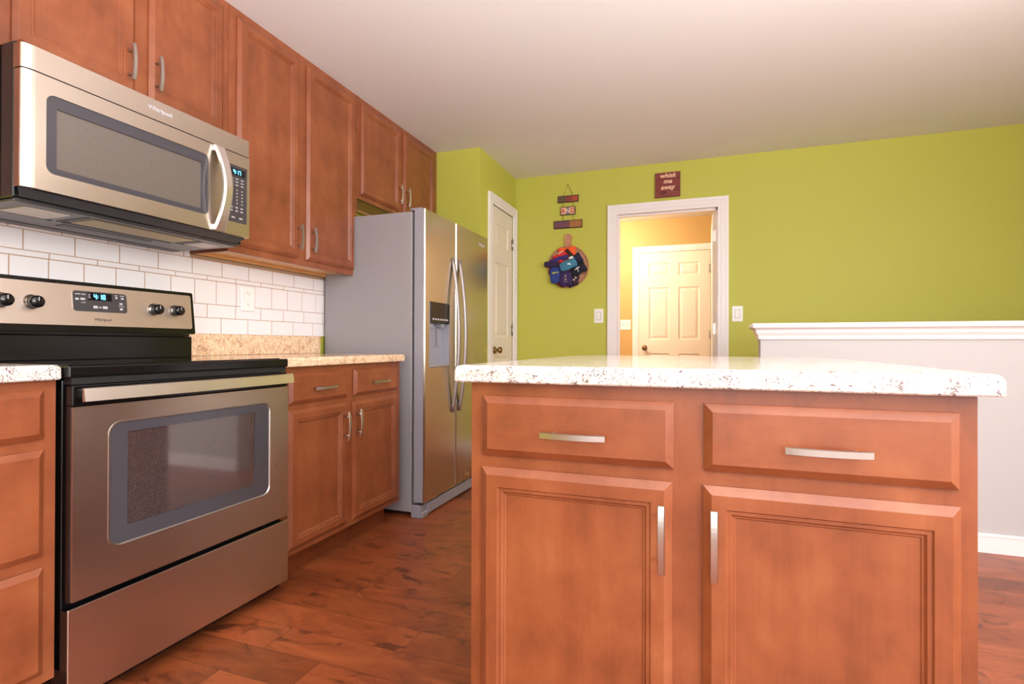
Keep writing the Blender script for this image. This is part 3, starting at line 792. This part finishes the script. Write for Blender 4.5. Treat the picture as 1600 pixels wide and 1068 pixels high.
# ---------------------------------------------------------------- refrigerator
XF = 0.705
fr = empty('refrigerator', (XF, 0.955, 0), LW, label='side-by-side stainless refrigerator with ice and water dispenser', cat='refrigerator')
FW = 0.910; GX = 0.394   # gap between the doors
MB().box(0.0, XF-0.621, 0.028, FW, XF-0.030, 1.714, 0.004, 2).build('body', 'fridge_side', fr)
mb = MB()   # base grille with corner foot piece
mb.box(0.0, 0.026, 0.0, FW, 0.084, 0.070, 0.003); mb.box(0.07, 0.010, 0.012, FW, 0.026, 0.070, 0.003)
mb.box(0.0, 0.012, 0.0, 0.07, 0.026, 0.030, 0.003)
mb.build('base_grille', 'fridge_trim', fr)
MB().cyl((0.030, 0.035, 0.0705), 'z', 0.014, 0.015, 14).build('hinge_pin', 'black_matt', fr)
def fdoor(x0, x1, name, hole=None, curve=0.012):
    """door with steel wrap; slightly crowned front"""
    mb = MB(); zA, zB = 0.087, 1.724
    n = 10; cx = (x0+x1)/2; hw = (x1-x0)/2
    if hole is None:
        pts = [(x0, 0.066), (x0, 0.008)]+[(x0+0.006+(x1-x0-0.012)*k/n, 0.0) for k in range(n+1)]+[(x1, 0.008), (x1, 0.066)]
        mb.ring_stack([[(x, y, zA) for x, y in pts], [(x, y, zB) for x, y in pts]])
    else:
        plate_with_hole(mb, x0+0.006, zA, x1-0.006, zB, *hole, 0.006, 0.0, 0.06)
        for a, b in ((x0, x0+0.006), (x1, x1-0.006)):
            c_ = (a, b) if a == x0 else (b, a)
            mb.mi = 1; mb.box(a, 0.009, zA, b, 0.066, zB)
            mb.mi = 0; mb.ring_stack([[(c_[0], 0.009, z), (c_[0], 0.006, z), (c_[1], 0.0, z), (c_[1], 0.009, z)] for z in (zA, zB)])
        hx0_, hz0_, hx1_, hz1_ = hole
        mb.box(x0+0.006, 0.060, zA, x1-0.006, 0.066, zB)
        mb.box(x0+0.006, 0.0005, zB-0.002, x1-0.006, 0.06, zB-0.0002)
    return mb.build(name, ['steel_v', 'fridge_trim'], fr)
d1 = fdoor(0.0, GX-0.004, 'freezer_door', (0.052, 0.837, 0.308, 1.212))
d2 = fdoor(GX+0.004, FW, 'fridge_door')
# dispenser
mb = MB(); mb.mi = 0
mb.box(0.053, 0.050, 0.838, 0.307, 0.058, 1.211)                       # recess back
mb.box(0.053, 0.001, 0.838, 0.060, 0.050, 1.211); mb.box(0.300, 0.001, 0.838, 0.307, 0.050, 1.211)
mb.box(0.060, -0.003, 0.838, 0.300, 0.050, 0.856, 0.002)
mb.mi = 1; mb.box(0.060, -0.004, 1.090, 0.300, 0.050, 1.211, 0.004, 2)
mb.mi = 2
for k in range(7): mb.box(0.085+k*0.029, -0.0046, 1.108, 0.103+k*0.029, -0.0038, 1.118)
mb.mi = 3
mb.box(0.075, 0.012, 1.062, 0.125, 0.049, 1.090, 0.002); mb.box(0.085, 0.040, 0.96, 0.115, 0.046, 1.06); mb.box(0.225, 0.040, 0.96, 0.265, 0.046, 1.06); mb.box(0.225, 0.012, 1.070, 0.265, 0.049, 1.090)
mb.build('dispenser', ['fridge_trim', 'black', 'mark', 'fridge_trim'], d1)
def fhandle(x, parent):
    mb = MB(); n = 22; rings = []
    for i in range(n+1):
        s_ = -1+2*i/n; z = 1.025+s_*0.474
        y = -0.002-0.044*(1-abs(s_)**2.0); hw = 0.0155; th = 0.010
        rings.append([(x+hw*math.cos(a), y+th*math.sin(a), z) for a in [2*PI*k/10 for k in range(10)]])
    mb.ring_stack(rings, smooth=True)
    return mb.build('handle', 'handle_grey', parent)
M['handle_grey'] = mat('grey_satin_metal', srgb(172, 164, 164), 0.42, 0.85)
fhandle(0.347, d1); fhandle(0.444, d2)
text_mesh('maker_lettering', 'Whirlpool', 0.024, 'mark', d2, (0.800, -0.0006, 1.659), bold=0.0003)
# hinge covers on top
for x in (0.02, FW-0.09): MB().box(x, 0.03, 1.7245, x+0.07, 0.11, 1.738, 0.004).build('hinge_cover', 'fridge_trim', fr)
# child fingerprints-like swirl: left out

# ---------------------------------------------------------------- wall plates
def rocker(name, loc, rz, label, cat='light switch', gang=1, toggle=False):
    e_ = empty(name, loc, rz, label=label, cat=cat)
    w_ = 0.078 if gang == 1 else 0.122; h_ = 0.120
    MB().rrect_xz(-w_/2, 0, w_/2, h_, 0.004, [(0, 0), (-0.003, 0), (-0.0055, 0.003)], 4).build('plate', 'white_plastic', e_)
    for g in range(gang):
        x = 0 if gang == 1 else (-0.023+0.046*g)
        if toggle:
            mb = MB(); mb.mi = 1; mb.box(x-0.005, -0.0058, h_/2-0.012, x+0.005, -0.0056, h_/2+0.012)
            mb.mi = 0; mb.box(x-0.0035, -0.016, h_/2-0.012, x+0.0035, -0.0058, h_/2-0.003, 0.001)
        else:
            mb = MB(); mb.mi = 1; mb.box(x-0.0185, -0.0058, h_/2-0.035, x+0.0185, -0.0056, h_/2+0.035)
            mb.mi = 0; mb.box(x-0.0165, -0.0085, h_/2-0.033, x+0.0165, -0.0058, h_/2+0.033, 0.0012)
        mb.build('rocker' if not toggle else 'toggle', ['white_plastic', 'slot'], e_)
    return e_
rocker('light_switch', (1.332, YB, 1.150), 0, 'white rocker switch on green wall, left of the doorway')
rocker('light_switch', (2.408, YB, 1.150), 0, 'white rocker switch on green wall, right of the doorway')
rocker('light_switch', (1.288, YH, 1.146), 0, 'double toggle switch on the hall wall beside the far door', gang=2, toggle=True)
e_ = empty('wall_outlet', (0.0126, 0.397, 1.131), LW, label='white double wall outlet on the subway tiles', cat='outlet')
MB().rrect_xz(-0.043, 0, 0.043, 0.124, 0.004, [(0, 0), (-0.003, 0), (-0.0055, 0.003)], 4).build('plate', 'white_plastic', e_)
for z in (0.034, 0.090):
    mb = MB(); mb.mi = 0; mb.rrect_xz(-0.017, z-0.014, 0.017, z+0.014, 0.008, [(-0.0056, 0), (-0.0072, 0)], 5)
    mb.mi = 1
    for x in (-0.0065, 0.0065): mb.box(x-0.001, -0.0076, z-0.003, x+0.001, -0.0071, z+0.006)
    mb.cyl((0, -0.0071, z-0.008), 'y', 0.0022, -0.0005, 8)
    mb.build('socket', ['white_plastic', 'slot'], e_)

# ---------------------------------------------------------------- wall decorations
def plank_mat(name, c0, c1):
    m = mat(name, c0, 0.55); t = NT(m)
    t.l(t.ramp(t.noise(t.coords((4, 4, 60)), 1.5, 4, 0.6), [(0.35, c0), (0.65, c1)]), t.p.inputs['Base Color']); return m
M['maroon'] = plank_mat('maroon_stained_boards', srgb(112, 38, 34), srgb(136, 56, 46))
M['sign_dark'] = mat('dark_sign_edge', srgb(60, 30, 24), 0.6)
M['cream_ink'] = mat('cream_lettering', srgb(236, 190, 160), 0.6)
M['black_ink'] = mat('black_ink', srgb(30, 26, 28), 0.6)
e_ = empty('wall_sign', (1.889, YB, 2.157), 0, label='square maroon whisk me away sign above the doorway', cat='sign')
mb = MB()
for k in range(4): mb.box(-0.0975, -0.018, k*0.050, 0.0975, -0.002, k*0.050+0.0492, 0.0008)
mb.box(-0.09, -0.002, 0.01, 0.09, 0.0, 0.19)
bd = mb.build('board', 'maroon', e_)
for txt, z, s_ in (('whisk', 0.172, 0.050), ('me', 0.126, 0.050), ('away', 0.078, 0.050)):
    text_mesh('lettering', txt, s_, 'cream_ink', bd, (0.0, -0.0186, z), shear=0.25, bold=0.0014, sx=1.05)
mb = MB()      # small whisk drawing and fine line of script
for k in range(-2, 3):
    mb.tube([(-0.046, -0.0188, 0.036), (-0.036, -0.0188, 0.036+k*0.006), (-0.022, -0.0188, 0.036+k*0.005), (-0.012, -0.0188, 0.036)], 0.0011, 5)
mb.tube([(-0.060, -0.0188, 0.034), (-0.046, -0.0188, 0.036)], 0.002, 5)
mb.build('whisk_drawing', 'black_ink', bd)
mb = MB()
for x, l_ in ((0.004, 0.010), (0.018, 0.005), (0.027, 0.034)): mb.box(x, -0.0186, 0.0375, x+l_, -0.0182, 0.0405)
mb.build('fine_print', 'dark_tan' if 'dark_tan' in M else 'slot', bd)

e_ = empty('hanging_sign', (1.068, YB, 1.958), 0, label='three-tier hanging board sign on a cord, left of the doorway', cat='sign')
zz = -1.958; xx = -1.068
M['sg1'] = mat('olive_brown_tile', srgb(96, 78, 56), 0.6); M['sg2'] = mat('brick_red_tile', srgb(128, 56, 48), 0.6); M['sg3'] = mat('rust_red_tile', srgb(168, 72, 46), 0.6)
M['sg4'] = mat('peach_tile', srgb(226, 170, 140), 0.6); M['sg5'] = mat('slate_tile', srgb(112, 122, 136), 0.6); M['sg6'] = mat('plum_tile', srgb(98, 66, 84), 0.6); M['sg7'] = mat('ochre_tile', srgb(158, 108, 56), 0.6)
M['cord'] = mat('olive_cord', srgb(110, 96, 50), 0.8)
def board(x0, z0, x1, z1, cells, cols, marks):
    mb = MB(); mb.mi = 0; mb.box(x0, -0.016, z0, x1, -0.004, z1, 0.001)
    n_ = len(cells); a = x0+0.005; cw = (x1-x0-0.010)
    for i, (f0, f1) in enumerate(cells):
        mb.mi = 1+i; mb.box(a+cw*f0+0.0006, -0.0175, z0+0.006, a+cw*f1-0.0006, -0.0158, z1-0.006)
    if marks:
        mb.mi = len(cols)
        for k in range(marks):
            xk = a+cw*(k+0.5)/marks; mb.box(xk-0.0012, -0.0180, z0+0.014, xk+0.0012, -0.0174, z1-0.014)
    return mb.build('board', cols, e_)
board(0.978+xx, 2.188+zz, 1.159+xx, 2.246+zz, [(0, .36), (.36, .68), (.68, 1)], ['sign_dark', 'sg1', 'sg2', 'sg3'], 0)
b2 = board(1.002+xx, 2.080+zz, 1.132+xx, 2.150+zz, [(0, .36), (.36, .64), (.64, 1)], ['sign_dark', 'sg4', 'sg5', 'sg4'], 0)
for ch, x in (('A', 1.024), ('N', 1.067), ('D', 1.110)):
    text_mesh('lettering', ch, 0.058, {'A': 'sg3', 'N': 'cream_ink', 'D': 'sg3'}[ch], b2, (x+xx, -0.0182, 2.1135+zz), bold=0.0008, sx=0.8)
board(0.943+xx, 1.966+zz, 1.192+xx, 2.034+zz, [(0, .56), (.56, 1)], ['sign_dark', 'sg6', 'sg7', 'sg3'], 12)
mb = MB()
mb.tube([(1.025+xx, -0.010, 2.243+zz), (1.066+xx, -0.007, 2.342+zz), (1.112+xx, -0.010, 2.243+zz)], 0.0022, 6); mb.build('cord', 'cord', e_)
for x in (1.022, 1.112):
    for a, b in ((2.19, 2.148), (2.082, 2.032)): MB().tube([(x+xx, -0.010, a+zz), (x+xx, -0.010, b+zz)], 0.0018, 6).build('cord', 'cord', e_)
MB().cyl((1.066+xx, 0.0, 2.343+zz), 'y', 0.003, -0.012, 8).build('nail', 'nickel', e_)

# round paddle-shaped wooden holder
M['paddle'] = plank_mat('light_paddle_wood', srgb(176, 118, 84), srgb(198, 142, 104))
PX, PZ, PR = 1.069, 1.636, 0.180
e_ = empty('paddle_holder', (PX, YB, PZ-PR), 0, label='round wooden paddle-shaped holder on the green wall', cat='holder')
mb = MB(); mb.lathe((0, 0, PR), 'y', [(0, PR-0.004), (-0.010, PR-0.004), (-0.010, 0.001)], 48, smooth=False); mb.build('back_disc', 'paddle', e_)
mb = MB(); mb.lathe((0, 0, PR), 'y', [(-0.0105, PR-0.008), (0.0, PR), (-0.020, PR), (-0.023, PR-0.003), (-0.023, PR-0.006), (-0.020, PR-0.009), (-0.0105, PR-0.009), (-0.0105, PR-0.008)], 48, smooth=False, caps=False); mb.build('rim', 'paddle', e_)
mb = MB(); hp = [(-0.036, 2*PR-0.012), (-0.028, 2*PR+0.02), (-0.027, 2*PR+0.045)]
out_ = [(x, z) for x, z in hp]
for k in range(0, 13):
    a = PI+0.45-(PI+0.9)*k/12; out_.append((0.034*math.cos(a), 2*PR+0.068+0.034*math.sin(a)))
out_ += [(-x, z) for x, z in reversed(hp)]
mb.ring_stack([[(x, -0.001, z) for x, z in out_], [(x, -0.018, z) for x, z in out_]]); mb.build('handle', 'paddle', e_)
mb = MB(); mb.cyl((0, -0.018, 2*PR+0.070), 'y', 0.008, -0.004, 14); mb.build('hanging_nail', 'nickel', e_)

def fabric(name, c):
    m = mat(name, c, 0.85); t = NT(m); t.bump(t.noise(t.coords((1, 1, 1)), 300, 2), 0.3, 0.001); return m
def sleeve(cx, cz, w_, h_, rot, col, label, y=-0.03, th=0.015, mark=None, seed=0):
    """limp folded fabric sleeve: pillow-like slab with wavy rim"""
    rnd = random.Random(seed); mb = MB(); nx, nz = 9, 7
    ph = rnd.random()*6
    def P_(i, j, s_):
        u = -1+2*i/(nx-1); v = -1+2*j/(nz-1)
        k = (1-abs(u)**4)*(1-abs(v)**4)
        x = u*w_/2*(1-0.06*abs(v)**3+0.04*math.sin(3*v+ph)); z = v*h_/2*(1-0.05*abs(u)**3+0.07*math.sin(4*u+ph))
        return (x, s_*(th/2)*(0.25+0.75*k)+0.003*math.sin(5*u+3*v+ph), z)
    G = {s_: [[mb.bm.verts.new(P_(i, j, s_)) for j in range(nz)] for i in range(nx)] for s_ in (-1, 1)}
    for s_ in (-1, 1):
        for i in range(nx-1):
            for j in range(nz-1): mb.face([G[s_][i][j], G[s_][i+1][j], G[s_][i+1][j+1], G[s_][i][j+1]], True)
    rim = [(i, 0) for i in range(nx)]+[(nx-1, j) for j in range(1, nz)]+[(i, nz-1) for i in range(nx-2, -1, -1)]+[(0, j) for j in range(nz-2, 0, -1)]
    for a, b in zip(rim, rim[1:]+rim[:1]): mb.face([G[-1][a[0]][a[1]], G[-1][b[0]][b[1]], G[1][b[0]][b[1]], G[1][a[0]][a[1]]], True)
    ms = [fabric(name_of(label), srgb(*col))]
    if mark:
        ms.append(fabric('print', srgb(*mark[0]))); mb.mi = 1
        for (u, v, a, b) in mark[1]:
            x, z = u*w_/2, v*h_/2; mb.box(x-a/2, -th/2-0.0036, z-b/2, x+a/2, -th/2+0.002, z+b/2)
    o = mb.build('fabric_sleeve', ms)
    o.location = (PX+cx, YB+y-0.008, PZ+cz); o.rotation_euler = (0, -math.radians(rot), 0)
    return tag(o, label, 'fabric sleeve', 'folded fabric sleeves in the paddle holder')
def name_of(l): return 'cloth_'+'_'.join(l.split()[:2])
K = 0.00053
def at(px, py): return (px-408)*K, (656-py)*K
items = [
 (400, 425, .135, .070, 3, (240, 96, 40), 'bright orange fabric sleeve at the top of the paddle holder', -0.024, None),
 (310, 476, .140, .044, 27, (206, 40, 30), 'red fabric sleeve slanting below the orange one', -0.036, ((240, 220, 210), [(0.1, .8, .05, .006)])),
 (448, 452, .070, .026, -48, (52, 26, 24), 'thin dark brown fabric strip at the upper right of the red sleeve', -0.046, None),
 (275, 548, .145, .034, 16, (52, 40, 110), 'long violet blue fabric sleeve under the red one', -0.054, None),
 (150, 622, .110, .044, 2, (48, 28, 66), 'dark purple rolled sleeve sticking out on the left', -0.056, None),
 (345, 592, .075, .022, -14, (196, 36, 34), 'small red fabric strip in the middle of the heap', -0.056, None),
 (580, 550, .070, .072, 30, (28, 30, 58), 'crumpled navy sleeve at the upper right of the heap', -0.040, None),
 (482, 536, .034, .022, 20, (236, 232, 230), 'small white fabric tip amid the heap', -0.054, None),
 (655, 628, .026, .040, 10, (80, 170, 60), 'bright green sliver at the right edge of the heap', -0.034, None),
 (445, 655, .130, .066, 20, (60, 120, 150), 'teal fabric sleeve with a white mark in the centre', -0.080, ((220, 228, 232), [(0.1, .1, .018, .012), (0.28, -.1, .012, .012)])),
 (610, 725, .115, .078, 22, (24, 22, 34), 'black fabric sleeve with a white emblem at right', -0.060, ((200, 200, 206), [(-.25, .1, .03, .006), (-.1, -.1, .006, .034), (.05, .15, .026, .006), (-.05, .3, .03, .005)])),
 (220, 805, .085, .120, 4, (40, 62, 132), 'blue fabric sleeve with a yellow band at lower left', -0.050, ((186, 180, 60), [(0, .28, .055, .008), (-.3, .18, .014, .006)])),
 (395, 870, .095, .115, 0, (52, 34, 84), 'deep purple fabric sleeve at the bottom centre', -0.054, ((170, 140, 130), [(0, .3, .014, .016), (0, -.1, .016, .014), (0, -.4, .034, .004)])),
 (545, 870, .055, .085, -12, (58, 40, 52), 'dark sleeve patterned with cream patches at lower right', -0.036, ((232, 214, 190), [(-.2, .4, .012, .01), (.2, .1, .012, .012), (-.2, -.3, .014, .01)])),
 (300, 955, .070, .040, -24, (110, 30, 40), 'dark red sleeve tucked at the very bottom', -0.030, None),
 (500, 945, .080, .050, 22, (30, 26, 56), 'midnight blue sleeve at the bottom right of the heap', -0.024, None),
 (160, 735, .060, .060, -20, (30, 24, 40), 'near-black sleeve at the left edge below the rolled one', -0.024, None),
 (340, 760, .060, .050, 0, (44, 30, 50), 'plum sleeve peeping out between the blue and purple ones', -0.024, None),
]
for i, (px, py, w_, h_, rot, col, lab, y, mk) in enumerate(items):
    cx, cz = at(px, py); sleeve(cx*0.97, cz*0.97+0.004, w_*1.14, h_*1.16, rot, col, lab, y, mark=mk, seed=i)

# ---------------------------------------------------------------- unseen lamps on the ceilings, kitchen ones added to light the room
def unseen_globe_light(loc, r, strength, col, label):
    e_ = empty('unseen_ceiling_light', (loc[0], loc[1], ZC-0.26), 0, label=label, cat='ceiling light')
    MB().lathe((0, 0, 0.26), 'z', [(0, 0.07), (-0.018, 0.07), (-0.026, 0.02), (-0.09, 0.02)], 24).build('unseen_light_canopy', 'nickel', e_)
    mb = MB(); prof_ = [(-r*math.cos(PI*k/12), max(r*math.sin(PI*k/12), 0.002)) for k in range(13)]
    mb.lathe((0, 0, 0.17-r), 'z', prof_, 24)
    mb.build('globe', emis('unseen_lit_globe', col, strength), e_)  # globe of the unseen ceiling light
unseen_globe_light((2.35, -1.75), 0.13, GLOBE_K, (1.0, 0.93, 0.86, 1), 'added lit globe ceiling light behind the viewer')  # unseen fixture added in place of light bounced from a flash
unseen_globe_light((3.30, 0.42), 0.10, GLOBE_K*1.15, (1.0, 0.95, 0.88, 1), 'added lit globe ceiling light between island and half wall')  # unseen fixture added to brighten the back wall
unseen_globe_light((1.0, 3.75), 0.10, GLOBE_H, (1.0, 0.94, 0.74, 1), 'unseen lit globe ceiling light of the hall')

lamp = empty('added_uplight_lamp', (2.75, -1.95, 0), 0, label='added uplight lamp behind the viewer, stands in for a bounced flash', cat='lamp')  # unseen stand added around the bounce spot
MB().lathe((0, 0, 0), 'z', [(0, 0.14), (0.012, 0.14), (0.022, 0.03), (0.03, 0.014)], 24).build('base', 'nickel', lamp)
MB().cyl((0, 0, 0.03), 'z', 0.012, 1.02, 14).build('added_lamp_pole', 'nickel', lamp)
MB().ring_stack([[(r*math.cos(2*PI*k/28), r*math.sin(2*PI*k/28), z) for k in range(28)] for z, r in ((1.05, 0.02), (1.06, 0.06), (1.10, 0.12), (1.16, 0.17), (1.165, 0.165), (1.105, 0.112), (1.068, 0.05))], smooth=True).build('added_lamp_bowl', 'white_plastic', lamp)
